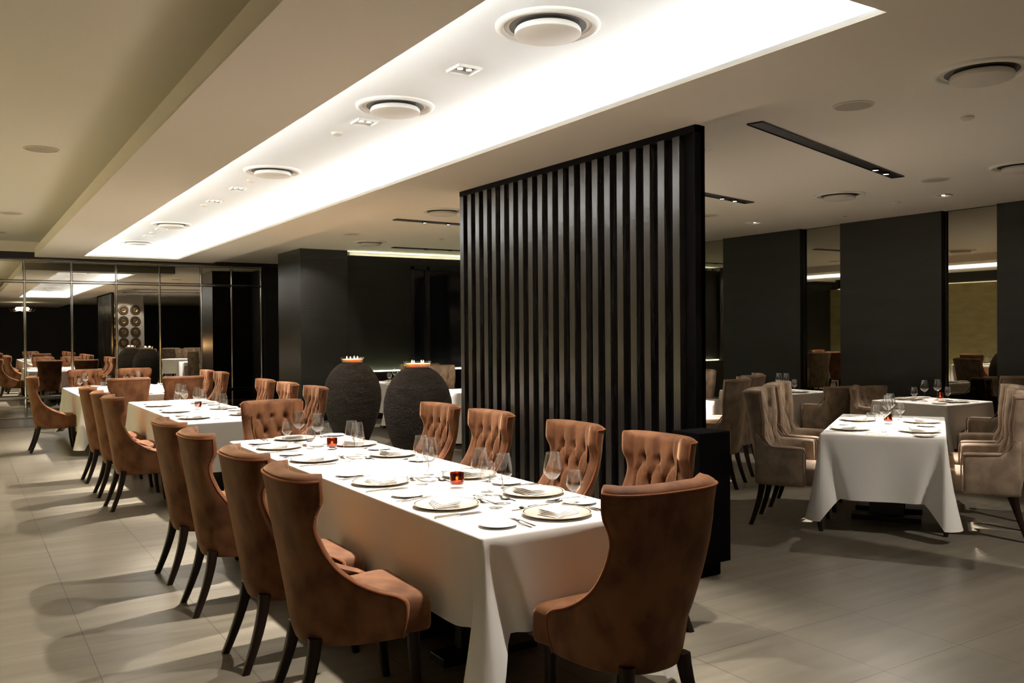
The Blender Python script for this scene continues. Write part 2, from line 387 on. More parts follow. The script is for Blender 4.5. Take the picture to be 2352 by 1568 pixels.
def slot(x, y, rz, ln, lamps, label):
    r = empty('slot_spotlight', (x*K, y*K, HR), rz); h = ln*K/2
    MB().box(-h, h, -.055, .055, -.006, .0).build('channel', 'track', r)
    f = MB()
    for a in ((-h, h, -.062, -.055), (-h, h, .055, .062), (-h, -h+.007, -.055, .055), (h-.007, h, -.055, .055)): f.box(*a, -.012, 0)
    f.build('trim', 'track', r)
    for lx in lamps:
        l = MB().lathe([(.036, -.006), (.036, -.02), (.03, -.024), (.028, -.02)], 20, cx=lx).build('lamp_head', 'track', r, smooth=True)
        MB().lathe([(.028, -.019), (.001, -.019)], 20, cx=lx).build('lamp', 'lamp', l)
    return tag(r, label, 'slot light', 'black slot lights in the right ceiling')
slot(5.93, 4.485, math.atan2(.78, 2.75), 2.87, (.92, 1.2), 'long black slot light in the right ceiling with two bright lamps at its far tip')
slot(5.95, 6.38, math.atan2(.6, 2.75), 2.85, (.93, 1.2), 'black slot light emerging from behind the slatted screen to its right')
slot(5.95, 9.9, .05, 2.8, (-1.05, -.68), 'black slot light left of the slatted screen with two lit lamps')
slot(7.4, 13.05, 0., 2.8, (-.85, -.35), 'farthest thin black slot light before the back wall cove')

# ------------------------------------------------------------------ chairs
def chair_shell(H, W, YBt, E, th, ts, seat, rows, p=.125, gap=.11, b0=.885, nrow=3, N=44, pad=.030):
    """closed padded shell: U-shaped in plan, buttoned inside; W, YBt, E are tables over z"""
    q = 2/2.5
    def pt(s, w, yb, e):
        a = abs(s)*PI/2; return (math.copysign(w*max(0, math.sin(a))**q, s), yb+e*(1-max(0, math.cos(a))**q))
    ss = [-1+2*i/N for i in range(N+1)]
    V = []; F = []; loops = []; rim = []
    def tuft(a, z, edge):
        if z < seat: return 0
        d = 0; u = a/p+(z-b0)/(2*gap); v = a/p-(z-b0)/(2*gap)
        fu = abs(u-round(u)); fv = abs(v-round(v))
        inside = sm(b0-nrow*gap-.03, b0-(nrow-1)*gap+.02, z)*edge
        if z <= b0+.001:
            cr = max(math.exp(-(fu/.10)**2), math.exp(-(fv/.10)**2))
        else:
            k = round(a/p); cr = math.exp(-((a/p-k)/.12)**2)*(1-sm(b0, H-.015, z)*.75)
        d += .020*cr*inside
        best = 0
        for r_ in range(nrow):
            zb = b0-r_*gap; off = .5*(r_ % 2)
            k = round(a/p-off); ab = (k+off)*p
            best = max(best, math.exp(-((a-ab)**2+(z-zb)**2)/.021**2))
        return d+.033*best*edge
    for z in rows:
        w, yb, e = interp(W, z), interp(YBt, z), interp(E, z)
        out = [(*pt(s, w, yb, e), z) for s in ss]
        tt = th if z >= seat else th*.6
        inn = []
        for s in ss:
            x, y = pt(s, w-ts, yb+tt, max(.01, e-tt+.0))
            x2, y2 = pt(min(1, s+.02) if s < .99 else s, w-ts, yb+tt, max(.01, e-tt)); x1, y1 = pt(max(-1, s-.02), w-ts, yb+tt, max(.01, e-tt))
            tx, ty = x2-x1, y2-y1; L = math.hypot(tx, ty) or 1; nx, ny = -ty/L, tx/L
            a = x*1.06
            edge = 1-sm(.62, .9, abs(s))
            puff = pad*(1 if z > seat else 0)
            d = puff-tuft(a, z, edge)
            inn.append((x+nx*d, y+ny*d, z-.0))
        ex = [(out[-1][0]-ts*.2, out[-1][1]+.020, z), (out[-1][0]-ts*.72, out[-1][1]+.022, z)]
        ex2 = [(-x, y, zz) for x, y, zz in reversed(ex)]
        loops.append(out+ex+inn[::-1]+ex2)
    n = len(loops[0])
    for L in loops: V += L
    for i in range(len(loops)-1):
        for j in range(n):
            k = (j+1) % n; F.append((i*n+j, i*n+k, (i+1)*n+k, (i+1)*n+j))
    # rounded top edge: the pairing runs outer j <-> inner
    top = loops[-1]; base = (len(loops)-1)*n
    pair = [n-1-2-(j) for j in range(N+1)]
    def row(f1, dz):
        o = len(V); res = list(top)
        for j in range(n):
            jj = None
            if j <= N: jj = N+2+1+(N-j)
            elif j == N+1: jj = N+2
            elif j == N+2: jj = N+1
            elif j <= 2*N+3: jj = N-(j-(N+3))
            elif j == n-2: jj = n-1
            else: jj = n-2
            a, b_ = top[j], top[jj]
            V.append((a[0]+(b_[0]-a[0])*f1, a[1]+(b_[1]-a[1])*f1, a[2]+dz))
        return o
    prev = base
    for f1, dz in ((.10, .014), (.28, .024), (.46, .027)):
        o = row(f1, dz)
        for j in range(n):
            k = (j+1) % n; F.append((prev+j, prev+k, o+k, o+j))
        prev = o
    for j in range(N):
        a = prev+j; b_ = prev+j+1; c_ = prev+N+3+(N-j-1); d_ = prev+N+3+(N-j); F.append((a, b_, c_, d_))
    F.append((prev+N, prev+N+1, prev+N+2, prev+N+3)); F.append((prev, prev+2*N+3, prev+n-2, prev+n-1))
    for j in range(N):
        F.append((j, j+1, N+3+(N-j-1), N+3+(N-j)))
    edge = []                        # outer rim for the piping
    for L in loops: edge.append(L[0])
    edge += loops[-1][1:N]
    for L in reversed(loops): edge.append(L[N])
    return V, F, edge
def cushion(hx, hy, rc, levels, cy=0, taper=0, n=10, rear=0):
    V = []; F = []
    def loop(ins, z):
        out = []; a, b_ = hx-ins, hy-ins; r_ = max(.004, min(rc, a, b_)-ins*.3)
        for cxs, cys, a0 in ((1, 1, 0), (-1, 1, PI/2), (-1, -1, PI), (1, -1, 1.5*PI)):
            for i in range(n+1):
                t = a0+PI/2*i/n
                x = cxs*(a-r_)+r_*math.cos(t); y = cys*(b_-r_)+r_*math.sin(t)
                out.append((x*(1+taper*y/hy)*(1-rear*max(0, .35-y/hy)**2/1.82), y+cy, z))
        return out
    for ins, z in levels: V += loop(ins, z)
    m = 4*(n+1)
    for i in range(len(levels)-1):
        for j in range(m):
            k = (j+1) % m; F.append((i*m+j, i*m+k, (i+1)*m+k, (i+1)*m+j))
    F.append(tuple(range(m))); F.append(tuple((len(levels)-1)*m+j for j in range(m)))
    return V, F
def leg_mesh(path, sizes):
    V = []; F = []
    for (x, y, z), s in zip(path, sizes):
        h = s/2; c_ = h*.35
        V += [(x-h+c_, y-h, z), (x+h-c_, y-h, z), (x+h, y-h+c_, z), (x+h, y+h-c_, z), (x+h-c_, y+h, z), (x-h+c_, y+h, z), (x-h, y+h-c_, z), (x-h, y-h+c_, z)]
    for i in range(len(path)-1):
        for j in range(8):
            k = (j+1) % 8; F.append((i*8+j, i*8+k, (i+1)*8+k, (i+1)*8+j))
    F.append(tuple(range(8))); F.append(tuple((len(path)-1)*8+j for j in range(8)))
    return V, F
def legs(r, sx, yr, yf, z1, splay):
    for s in (-1, 1):
        P = [(s*(sx-.03+.03*(1-t)), yr-splay*(1-t)**1.5, z1*t) for t in [i/8 for i in range(9)]]
        pydata('leg', *leg_mesh(P, [.034+.016*i/8 for i in range(9)]), 'wood', r, sharp=50)
    for s in (-1, 1):
        P = [(s*(sx+.02), yf+.03*(1-t)**2, z1*t) for t in [i/5 for i in range(6)]]
        pydata('leg', *leg_mesh(P, [.032+.018*i/5 for i in range(6)]), 'wood', r, sharp=50)
def make_chair():
    r = empty('dining_chair')
    W = [(.31, .222), (.36, .236), (.42, .244), (.48, .246), (.62, .236), (.80, .232), (.90, .250), (1., .258)]
    Y = [(.31, -.228), (.36, -.245), (.5, -.268), (.7, -.295), (1., -.345)]
    E = [(.31, .37), (.40, .40), (.455, .405), (.485, .375), (.52, .29), (.57, .205), (.64, .135), (.72, .095), (.80, .078), (.84, .085), (.91, .118), (1., .125)]
    rows = [.31, .32, .335, .36, .39, .42, .445, .465, .48, .492]+[.503+.0123*i for i in range(40)]
    V, F, edge = chair_shell(.98, W, Y, E, .07, .055, .49, rows, p=.118, gap=.115, b0=.87, nrow=3)
    bk = pydata('backrest', V, F, 'rust', r, sharp=75)
    MB().tube(edge, .0055, 6).build('piping', 'rustpipe', bk, smooth=True)
    V, F = cushion(.243, .228, .045, [(.02, .325), (.004, .332), (0, .35), (0, .42), (.002, .445), (.010, .464), (.026, .476), (.06, .486), (.12, .493), (.2, .497)], cy=.042, taper=.02, rear=.38)
    pydata('seat', V, F, 'rust', r, sharp=80)
    legs(r, .165, -.2, .2, .345, .10)
    for row, ks in ((0, (-1, 0, 1)), (1, (-1.5, -.5, .5, 1.5)), (2, (-1, 0, 1))):
        pass
    return r
def make_armchair(low=False):
    r = empty('armchair')
    W = [(.33, .265), (.45, .285), (.62, .30), (.72, .302), (.9, .322), (1.07, .33)]
    H = .84 if low else 1.05; NR = 27 if low else 42
    Y = [(.33, -.25), (.45, -.272), (.7, -.305), (1.07, -.375)]
    E = [(.33, .16), (.50, .18), (.62, .16), (.70, .125), (.85, .15), (1.07, .17)]
    rows = [.33, .345, .37, .40, .43, .46, .48]+[.495+(H-.496)/(NR-1)*i for i in range(NR)]
    V, F, edge = chair_shell(H, W, Y, E, .075, .06, .485, rows, p=.13, gap=.12, b0=H-.12, nrow=2 if low else 4)
    bk = pydata('backrest', V, F, 'taupe', r, sharp=75)
    MB().tube(edge, .0055, 6).build('piping', 'taupepipe', bk, smooth=True)
    V, F = cushion(.225, .25, .05, [(.02, .335), (.004, .342), (0, .36), (0, .42), (.002, .445), (.010, .464), (.026, .476), (.06, .486), (.12, .493), (.18, .497)], cy=.055, taper=.04)
    pydata('seat', V, F, 'taupe', r, sharp=80)
    for s in (-1, 1):
        # padded arm: rounded section swept forward, its top dipping from the back to the front
        V = []; F = []; K = 20; S = 16
        for i in range(K+1):
            t = i/K; y = -.235+.37*t
            if i in (0, K): sc = .82
            elif i in (1, K-1): sc = .95
            else: sc = 1
            zt = .655+.10*(1-sm(0, .28, t))-.01*t; zb = .335
            xc = s*(.268+.022*sm(0, .6, t)); hw = .052
            for j in range(S):
                a = 2*PI*j/S; ca, sa = math.cos(a), math.sin(a)
                X = math.copysign(abs(ca)**.55, ca)*hw*sc; Z = math.copysign(abs(sa)**.4, sa)
                low = .72+.28*sm(-1, .1, Z)
                V.append((xc+X*low, y, (zt+zb)/2+Z*(zt-zb)/2*(1 if sc == 1 else (.99 if sc > .9 else .96))))
        for i in range(K):
            for j in range(S):
                k = (j+1) % S; F.append((i*S+j, i*S+k, (i+1)*S+k, (i+1)*S+j))
        F.append(tuple(range(S))); F.append(tuple(K*S+j for j in range(S)))
        ar = pydata('armrest', V, F, 'taupe', r, sharp=80)
        pp = [(s*(.268+.022*sm(0, .6, t)+.05), -.2+.335*t, .643+.10*(1-sm(0, .28, t*.97))-.01*t) for t in [i/14 for i in range(15)]]
        pp += [(s*.338, .148, .60), (s*.334, .148, .48), (s*.322, .142, .36)]
        MB().tube(pp, .0055, 6).build('piping', 'taupepipe', ar, smooth=True)
    legs(r, .215, -.2, .22, .345, .085)
    return r
P_chair, P_arm, P_low = Proto(make_chair), Proto(make_armchair), Proto(lambda: make_armchair(True))
def chair(x, y, face, label, group, proto=P_chair, cat='chair'):
    """face: heading of the sitter in degrees from +X"""
    return proto.put((x, y, 0), math.radians(face-90), label, cat, group)

# ------------------------------------------------------------------ tables and cloths
def cloth(sx, sy, drop, corner, seed, z=.754):
    rnd = random.Random(seed); ph = [rnd.uniform(0, 6.28) for _ in range(6)]
    hx, hy = sx/2, sy/2; rc = .014
    per = []
    def edge(ax, ay, bx, by, nx, ny, L):
        m = max(10, int(L/.022))
        for i in range(m):
            t = i/m; x = ax+(bx-ax)*t; y = ay+(by-ay)*t
            per.append((x, y, nx, ny, min(t, 1-t)*L))
    def arc(cx, cy, a0):
        for i in range(9):
            a = a0+PI/2*i/9
            per.append((cx+rc*math.cos(a), cy+rc*math.sin(a), math.cos(a), math.sin(a), -rc*(1-abs(i-4.5)/4.5)))
    edge(hx, -hy+rc, hx, hy-rc, 1, 0, sy-2*rc); arc(hx-rc, hy-rc, 0)
    edge(hx-rc, hy, -hx+rc, hy, 0, 1, sx-2*rc); arc(-hx+rc, hy-rc, PI/2)
    edge(-hx, hy-rc, -hx, -hy+rc, -1, 0, sy-2*rc); arc(-hx+rc, -hy+rc, PI)
    edge(-hx+rc, -hy, hx-rc, -hy, 0, -1, sx-2*rc); arc(hx-rc, -hy+rc, 1.5*PI)
    n = len(per); V = []; F = []; rows = []
    K = 22
    ins = [(.0125, 0), (.007, -.0006), (.002, -.004), (0, -.010)]
    for d, dz in ins:
        rows.append([(x-nx*d, y-ny*d, z+dz) for x, y, nx, ny, dc in per])
    arcl = 0
    for k in range(1, K+1):
        t = k/K; L = []
        for i, (x, y, nx, ny, dc) in enumerate(per):
            c0 = max(0, 1-max(dc, 0)/(.012+.125*t))                     # 1 at the corner
            cw = c0**1.9 if dc >= 0 else 1
            ln = drop+(corner-drop)*(c0**1.25 if dc >= 0 else 1)
            s_ = i*.022
            o = .012*math.sin(s_*5+ph[0])+.010*math.sin(s_*8.3+ph[1])+.006*math.sin(s_*15+ph[2])
            o = o*t*(1-cw)
            o += t*(.105*cw*(.45+.55*t) - .045*math.exp(-((dc-.02-.11*t)/.04)**2)*(1 if dc > 0 else 0))
            o += .004
            # push corner points towards the diagonal so they stand out as a fin
            L.append((x+nx*o, y+ny*o, z-.010-(ln-.010)*t*(1-.03*cw)))
        rows.append(L)
    for r_ in rows: V += r_
    for a in range(len(rows)-1):
        for i in range(n):
            j = (i+1) % n; F.append((a*n+i, a*n+j, (a+1)*n+j, (a+1)*n+i))
    F.append(tuple(range(n)))
    return V, F
def table(x, y, sx, sy, rz, phrase, drop=.47, corner=.66, ped=1, seed=1):
    r = empty('dining_table', (x, y, 0), rz)
    MB().box(-sx/2+.006, sx/2-.006, -sy/2+.006, sy/2-.006, .715, .749).build('table_top', 'wood', r)
    for i in range(ped):
        yy = 0 if ped == 1 else (-sy/2+.92+(sy-1.84)*i/(ped-1))
        for dy in (-.17, .17):
            MB().box(-.13, .13, yy+dy-.035, yy+dy+.035, .04, .715).build('pedestal', 'black', r, bevel=.004)
        MB().box(-.26, .26, yy-.27, yy-.13, 0, .04).box(-.26, .26, yy+.13, yy+.27, 0, .04).box(-.06, .06, yy-.2, yy+.2, 0, .035).build('base', 'black', r, bevel=.003)
    tag(r, phrase, 'table')
    V, F = cloth(sx, sy, drop, corner, seed)
    o = pydata('tablecloth', V, F, 'cloth', None, sharp=60)
    o.location = (x, y, 0); o.rotation_euler.z = rz
    return r, o

# ------------------------------------------------------------------ tableware
TZ = .7545
def make_charger():
    return MB().lathe([(.001, .004), (.095, .004), (.105, .0055), (.138, .0135), (.1435, .0150), (.1475, .0160), (.152, .0168), (.1545, .0165), (.153, .0140), (.105, .0015), (.08, 0), (.001, 0)], 56,
                      mi=[0, 0, 0, 0, 1, 0, 0, 0, 0, 0, 0]).build('charger_plate', ['china', 'rim'], smooth=True, sharp=50)
def make_bread():
    return MB().lathe([(.001, .004), (.05, .004), (.074, .010), (.080, .0125), (.081, .0115), (.05, .001), (.04, 0), (.001, 0)], 44).build('bread_plate', 'white', smooth=True, sharp=50)
def make_napkin():
    V = []; F = []
    def sheet(z0, z1, w, h, ox, oy, tilt, rot, t=.0035):
        n0 = len(V); n = 8
        for zz in (0, 1):
            for j in range(n+1):
                for i in range(n+1):
                    u = i/n-.5; v = j/n-.5
                    x = u*w; y = v*h; c_, s_ = math.cos(rot), math.sin(rot)
                    z = z0+(z1-z0)*(v+.5)+(t if zz else 0)+.0012*math.sin(u*9+v*5)
                    V.append((ox+x*c_-y*s_, oy+x*s_+y*c_, max(.0005, z)))
        m = n+1; k = m*m
        for j in range(n):
            for i in range(n):
                a = n0+j*m+i; F.append((a, a+1, a+m+1, a+m)); F.append((a+k, a+k+m, a+k+m+1, a+k+1))
        for i in range(n):
            a = n0+i; F.append((a, a+k, a+k+1, a+1)); a = n0+n*m+i; F.append((a, a+1, a+k+1, a+k))
            a = n0+i*m; F.append((a, a+m, a+k+m, a+k)); a = n0+i*m+n; F.append((a, a+k, a+k+m, a+m))
    sheet(.0, .002, .15, .115, 0, 0, 0, .0)
    sheet(.0045, .010, .145, .11, .004, .002, 0, .05)
    sheet(.009, .019, .14, .105, .002, .006, 0, .11)
    sheet(.0135, .026, .135, .10, .0, .010, 0, .16)
    return pydata('napkin', V, F, 'napkin', None, sharp=40)
def glass_profile(h, stem, rb, rt, foot, zmax):
    """outer bowl up, inner bowl down; h height, stem top z, rb widest radius at zmax, rt rim radius"""
    o = [(.001, 0), (foot, 0), (foot, .0018), (foot*.6, .004), (.007, .010), (.0042, .022), (.004, stem-.012), (.006, stem)]
    out = []
    K = 10
    for i in range(1, K+1):
        t = i/K; z = stem+(zmax-stem)*t; out.append((.006+(rb-.006)*(t**.62), z))
    for i in range(1, K+1):
        t = i/K; z = zmax+(h-zmax)*t; out.append((rb+(rt-rb)*(t**1.5), z))
    inn = [(max(.001, r_-.0013), z+(.004 if z < stem+.01 else 0)) for r_, z in reversed(out)]
    return o+out+[(rt-.0006, h+.0006)]+inn+[(.001, stem+.006)]
def make_wine():
    return MB().lathe(glass_profile(.232, .105, .0435, .031, .036, .140), 36).build('wine_glass', 'glass', smooth=True, sharp=60)
def make_water():
    return MB().lathe(glass_profile(.152, .052, .037, .028, .032, .086), 36).build('water_goblet', 'glass', smooth=True, sharp=60)
def make_candle():
    r = empty('candle_holder')
    MB().lathe([(.001, .0), (.034, 0), (.036, .004), (.036, .020), (.001, .020)], 36).build('clear_base', 'glass', r, smooth=True, sharp=50)
    MB().lathe([(.036, .020), (.0365, .030), (.0365, .078), (.0355, .0795), (.0335, .078), (.0335, .028), (.030, .022), (.001, .0215)], 36).build('amber_cup', 'amber', r, smooth=True, sharp=50)
    MB().lathe([(.001, .024), (.019, .024), (.019, .036), (.016, .038), (.001, .037)], 24).build('tealight', 'tealight', r, smooth=True, sharp=50)
    MB().lathe([(.0008, .038), (.004, .041), (.0045, .046), (.0025, .053), (.0006, .060)], 12).build('flame', 'flame', r, smooth=True)
    return r
def blade(sections, thick, name):
    """flat piece along +Y: sections (y, half width, z)"""
    V = []; F = []
    for y, w, z in sections:
        V += [(-w, y, z), (0, y, z+thick*.35), (w, y, z), (w, y, z+thick), (0, y, z+thick*1.25), (-w, y, z+thick)]
    k = 6
    for i in range(len(sections)-1):
        for j in range(k):
            q = (j+1) % k; F.append((i*k+j, i*k+q, (i+1)*k+q, (i+1)*k+j))
    F.append(tuple(range(k))); F.append(tuple((len(sections)-1)*k+j for j in range(k)))
    return V, F
def make_knife():
    m = MB(); V, F = blade([(-.118, .0062, 0), (-.112, .0072, 0), (-.02, .0050, .0006), (0, .0048, .001)], .0045, '')
    m.add(V, F); V, F = blade([(0, .0060, .0012), (.02, .0085, .001), (.08, .0088, .0006), (.105, .0060, .0004), (.116, .0016, .0003)], .0016, '')
    m.add(V, F); return m.build('table_knife', 'steel', smooth=True, sharp=35)
def make_fork():
    m = MB(); V, F = blade([(-.100, .0055, 0), (-.092, .0072, 0), (-.04, .0045, .002), (0, .0030, .005), (.022, .0036, .0045), (.034, .0105, .002), (.046, .0118, .0005)], .0022, '')
    m.add(V, F)
    for x in (-.0102, -.0034, .0034, .0102):
        V, F = blade([(.044, .0020, .0005), (.075, .0017, .0018), (.098, .0008, .0060)], .0016, '')
        m.add([(a+x, b_, c_) for a, b_, c_ in V], F)
    return m.build('dinner_fork', 'steel', smooth=True, sharp=35)
def make_spoon():
    m = MB(); V, F = blade([(-.095, .0052, 0), (-.088, .0068, 0), (-.04, .0042, .003), (0, .0030, .007), (.022, .0034, .0065), (.030, .0050, .0055)], .0022, '')
    m.add(V, F)
    V = []; F = []; n = 18
    for k in range(6):
        t = k/5; r_ = t
        for i in range(n):
            a = 2*PI*i/n; V.append((.0185*r_*math.cos(a)*(1-.12*math.sin(a)), .055+.029*r_*math.sin(a), .0008+.0075*r_*r_))
    for k in range(5):
        for i in range(n):
            j = (i+1) % n; F.append((k*n+i, k*n+j, (k+1)*n+j, (k+1)*n+i))
    F.append(tuple(range(n)))
    m.add(V, F); m.add([(x, y, z-.0009) for x, y, z in V], [f[::-1] for f in F])
    return m.build('dessert_spoon', 'steel', smooth=True, sharp=50)
P = {k: Proto(f) for k, f in dict(charger=make_charger, bread=make_bread, napkin=make_napkin, wine=make_wine, water=make_water, candle=make_candle, knife=make_knife, fork=make_fork, spoon=make_spoon).items()}

def setting(px, py, face, ph, level=2, jig=0, glasses=('wine', 'water'), g=(0, 0)):
    """px, py: table edge point in front of the sitter; face: sitter's heading in degrees; ph: which seat"""
    f = math.radians(face); fx, fy = math.cos(f), math.sin(f); rx, ry = fy, -fx        # forward, sitter's right
    rnd = random.Random(ph)
    def at(fw, rt): return (px+fx*fw+rx*rt, py+fy*fw+ry*rt)
    rz = f-PI/2
    a = at(.185, 0); P['charger'].put((*a, TZ), rz, 'beige charger plate with dark rim line, '+ph, 'plate', 'charger plates')
    P['napkin'].put((*at(.185+rnd.uniform(-.01, .01), rnd.uniform(-.01, .01)), TZ+.0045), rz+rnd.uniform(-.35, .35), 'folded white napkin lying on the charger, '+ph, 'napkin', 'folded napkins')
    P['bread'].put((*at(.145, -.325), TZ), rz, 'small white bread plate, '+ph, 'plate', 'bread plates')
    if 'wine' in glasses: P['wine'].put((*at(.43+g[0], .10+g[1]), TZ), rz, 'tall clear wine glass, '+ph, 'wine glass', 'wine glasses')
    if 'water' in glasses: P['water'].put((*at(.35+g[0], .165+g[1]), TZ), rz, 'short stemmed clear water goblet, '+ph, 'water glass', 'water goblets')
    if level >= 1:
        P['fork'].put((*at(.15, -.205), TZ), rz+.03, 'silver fork next to the charger, '+ph, 'fork', 'silver forks')
        P['knife'].put((*at(.14, .195), TZ), rz-.02, 'silver knife next to the charger, '+ph, 'knife', 'silver knives')
    if level >= 2:
        P['fork'].put((*at(.135, -.235), TZ), rz+.05, 'outer silver fork beside the bread plate, '+ph, 'fork', 'silver forks')
        P['knife'].put((*at(.13, .22), TZ), rz-.01, 'outer silver knife farthest from the charger, '+ph, 'knife', 'silver knives')
        P['spoon'].put((*at(.385, .01), TZ), rz+PI/2+.12, 'silver dessert spoon laid above the charger, '+ph, 'spoon', 'silver spoons')
        P['fork'].put((*at(.36, -.02), TZ), rz-PI/2-.05, 'silver dessert fork laid above the charger, '+ph, 'fork', 'silver forks')

nth = ['first', 'second', 'third', 'fourth', 'fifth']
# --- front long table
_, o = table(2.135, 4.765, .87, 3.71, 0, 'long dark dining table under white cloth, nearest the viewer', ped=4, seed=3, drop=.40, corner=.72)
tag(o, 'white linen cloth over the long front table, its near corner hanging in a point', 'tablecloth', 'white tablecloths')
G1 = 'rust velvet chairs at the front long table'
for i, y in enumerate((3.46, 4.17, 5.12, 5.88)):
    chair(1.385, y, 0+(-2, 1, -1, 2)[i], 'rust velvet chair on the aisle side of the front table, %s from its near end' % nth[i], G1)
for i, y in enumerate((3.46, 4.21, 5.18, 5.93)):
    chair(2.87, y, 180+(1, -1, 0, 1)[i], 'rust velvet chair on the screen side of the front table, %s from its near end' % nth[i], G1)
chair(2.15, 2.62, 90, 'rust velvet chair seen from behind at the near end of the front table', G1)
chair(2.17, 6.87, -90, 'rust velvet buttoned chair facing the viewer at the far end of the front table', G1)
for i, y in enumerate((3.54, 4.28, 5.29, 6.0)):
    setting(1.70, y, 0, '%s aisle-side place of the front table' % nth[i])
for i, y in enumerate((3.57, 4.21, 5.21, 5.85)):
    setting(2.57, y, 180, '%s screen-side place of the front table' % nth[i])
setting(2.19, 2.91, 90, 'near-end place of the front table', g=(0, .05))
setting(2.14, 6.62, -90, 'far-end place of the front table', g=(0, -.05))
P['candle'].put((2.152, 3.925, TZ), 0, 'amber glass tealight holder nearest the viewer on the front table', 'candle', 'amber candle holders')
P['candle'].put((2.165, 5.727, TZ), 0, 'amber glass tealight holder at the far half of the front table', 'candle', 'amber candle holders')
# --- middle long table
_, o = table(2.14, 9.66, .87, 3.12, 0, 'long dining table under white cloth, second along the left row', ped=3, seed=5, drop=.45, corner=.66)
tag(o, 'white linen cloth over the middle long table of the left row', 'tablecloth', 'white tablecloths')
G2 = 'rust velvet chairs at the middle table'
for i, y in enumerate((8.52, 9.3, 10.26)):
    chair(1.42, y, (2, -1, 1)[i], 'rust velvet chair on the aisle side of the middle table, %s from its near end' % nth[i], G2)
for i, y in enumerate((8.7, 9.6, 10.45)):
    chair(2.87, y, 180, 'rust velvet chair on the far side of the middle table, %s from its near end' % nth[i], G2)
for i, y in enumerate((8.62, 9.45, 10.35)):
    setting(1.705, y, 0, '%s aisle-side place of the middle table' % nth[i], 1)
    setting(2.575, y+.1, 180, '%s far-side place of the middle table' % nth[i], 1)
P['candle'].put((2.163, 9.68, TZ), 0, 'amber glass tealight holder in the centre of the middle table', 'candle', 'amber candle holders')
# --- back table by the mirrors
_, o = table(2.08, 13.75, 1.47, 2.5, 0, 'wide dining table under white cloth before the mirrored wall', ped=2, seed=9, drop=.5, corner=.70)
tag(o, 'white linen cloth over the wide back table before the mirrored wall', 'tablecloth', 'white tablecloths')
G3 = 'rust velvet chairs at the back table'
chair(1.84, 12.24, 90, 'rust velvet chair seen from behind at the back table, left of two', G3)
chair(2.50, 12.24, 90, 'rust velvet chair seen from behind at the back table, right of two', G3)
chair(1.10, 13.33, 0, 'rust velvet chair in profile at the left edge, aisle side of the back table', G3)
chair(2.98, 13.82, 180, 'rust velvet buttoned chair on the right of the back table, farther of two', G3)
chair(2.98, 12.98, 180, 'rust velvet buttoned chair on the right of the back table, nearer of two', G3)
chair(1.72, 15.25, -90, 'rust velvet buttoned chair facing the viewer beyond the back table, left of two', G3)
chair(2.46, 15.25, -90, 'rust velvet buttoned chair facing the viewer beyond the back table, right of two', G3)
setting(1.84, 12.5, 90, 'near left place of the back table', 0)
setting(2.5, 12.5, 90, 'near right place of the back table', 0)
setting(1.345, 13.4, 0, 'aisle-side place of the back table', 0)
setting(1.72, 15.0, -90, 'far left place of the back table', 0)
setting(2.46, 15.0, -90, 'far right place of the back table', 0)

# --- right room
GA = 'taupe velvet armchairs in the right room'
def arm(x, y, face, label, proto=P_arm): chair(x, y, face, label, GA, proto, 'armchair')
A = math.radians(31.5); ax, ay = math.cos(A), math.sin(A); nx, ny = -ay, ax
def rot(cx, cy, a, n): return (cx+ax*a+nx*n, cy+ay*a+ny*n)
c1 = (6.53, 4.46)
_, o = table(*c1, .87, 1.76, A-PI/2, 'brightly lit dining table under white cloth in the right room', ped=1, seed=11, drop=.49, corner=.67)
tag(o, 'white linen cloth over the brightly lit right room table, pointed corners hanging', 'tablecloth', 'white tablecloths')
arm(*rot(*c1, -.59, .68), 31.5-90, 'taupe velvet armchair left of the lit right table, nearer of two')
arm(*rot(*c1, .18, .66), 31.5-90, 'taupe velvet armchair left of the lit right table, farther of two')
arm(*rot(*c1, -.42, -.68), 31.5+90, 'taupe velvet armchair cut by the right edge of the view, nearer of two')
arm(*rot(*c1, .36, -.68), 31.5+90, 'taupe velvet armchair right of the lit right table, farther of two')
for a, n, s, t in ((-.48, .435, -90, 'near left'), (.28, .435, -90, 'far left'), (-.46, -.435, 90, 'near right'), (.30, -.435, 90, 'far right')):
    x, y = rot(*c1, a, n); setting(x, y, 31.5+s, t+' place of the lit right table', 1)
P['candle'].put((6.60, 4.50, TZ), 0, 'amber glass tealight holder on the lit right room table', 'candle', 'amber candle holders')
c4 = (6.51, 7.18)
_, o = table(*c4, .87, 1.76, A-PI/2, 'dining table under white cloth partly hidden by the slatted screen', ped=1, seed=12)
tag(o, 'white linen cloth on the table half hidden right of the slatted screen', 'tablecloth', 'white tablecloths')
arm(*rot(*c4, -.5, -.66), 31.5+90, 'taupe velvet armchair right of the low black cabinet, seen from behind')
arm(*rot(*c4, .32, -.66), 31.5+90, 'taupe velvet armchair, top just showing behind the two left chairs')
arm(*rot(*c4, 1.12, 0.05), 180+31.5, 'shaded taupe velvet armchair beyond the half hidden table by the screen')
x, y = rot(*c4, .35, -.435); setting(x, y, 31.5+90, 'place at the half hidden table', 1)
_, o = table(9.10, 5.67, .87, .89, 0, 'small dining table under white cloth beside the right wall mirror', seed=13)
tag(o, 'white linen cloth over the small table beside the gold reflecting mirror', 'tablecloth', 'white tablecloths')
arm(9.22, 6.34, -90, 'shaded low taupe armchair facing the viewer beyond the small mirror table', P_low)
arm(9.10, 4.93, 90, 'taupe velvet armchair between the lit table and the small mirror table')
setting(9.07, 6.10, -90, 'far place of the small mirror table', 1, glasses=('wine', 'water'))
setting(9.10, 5.23, 90, 'near place of the small mirror table', 1, glasses=('wine', 'water'))
P['candle'].put((9.25, 5.66, TZ), 0, 'amber glass tealight holder on the small mirror table', 'candle', 'amber candle holders')
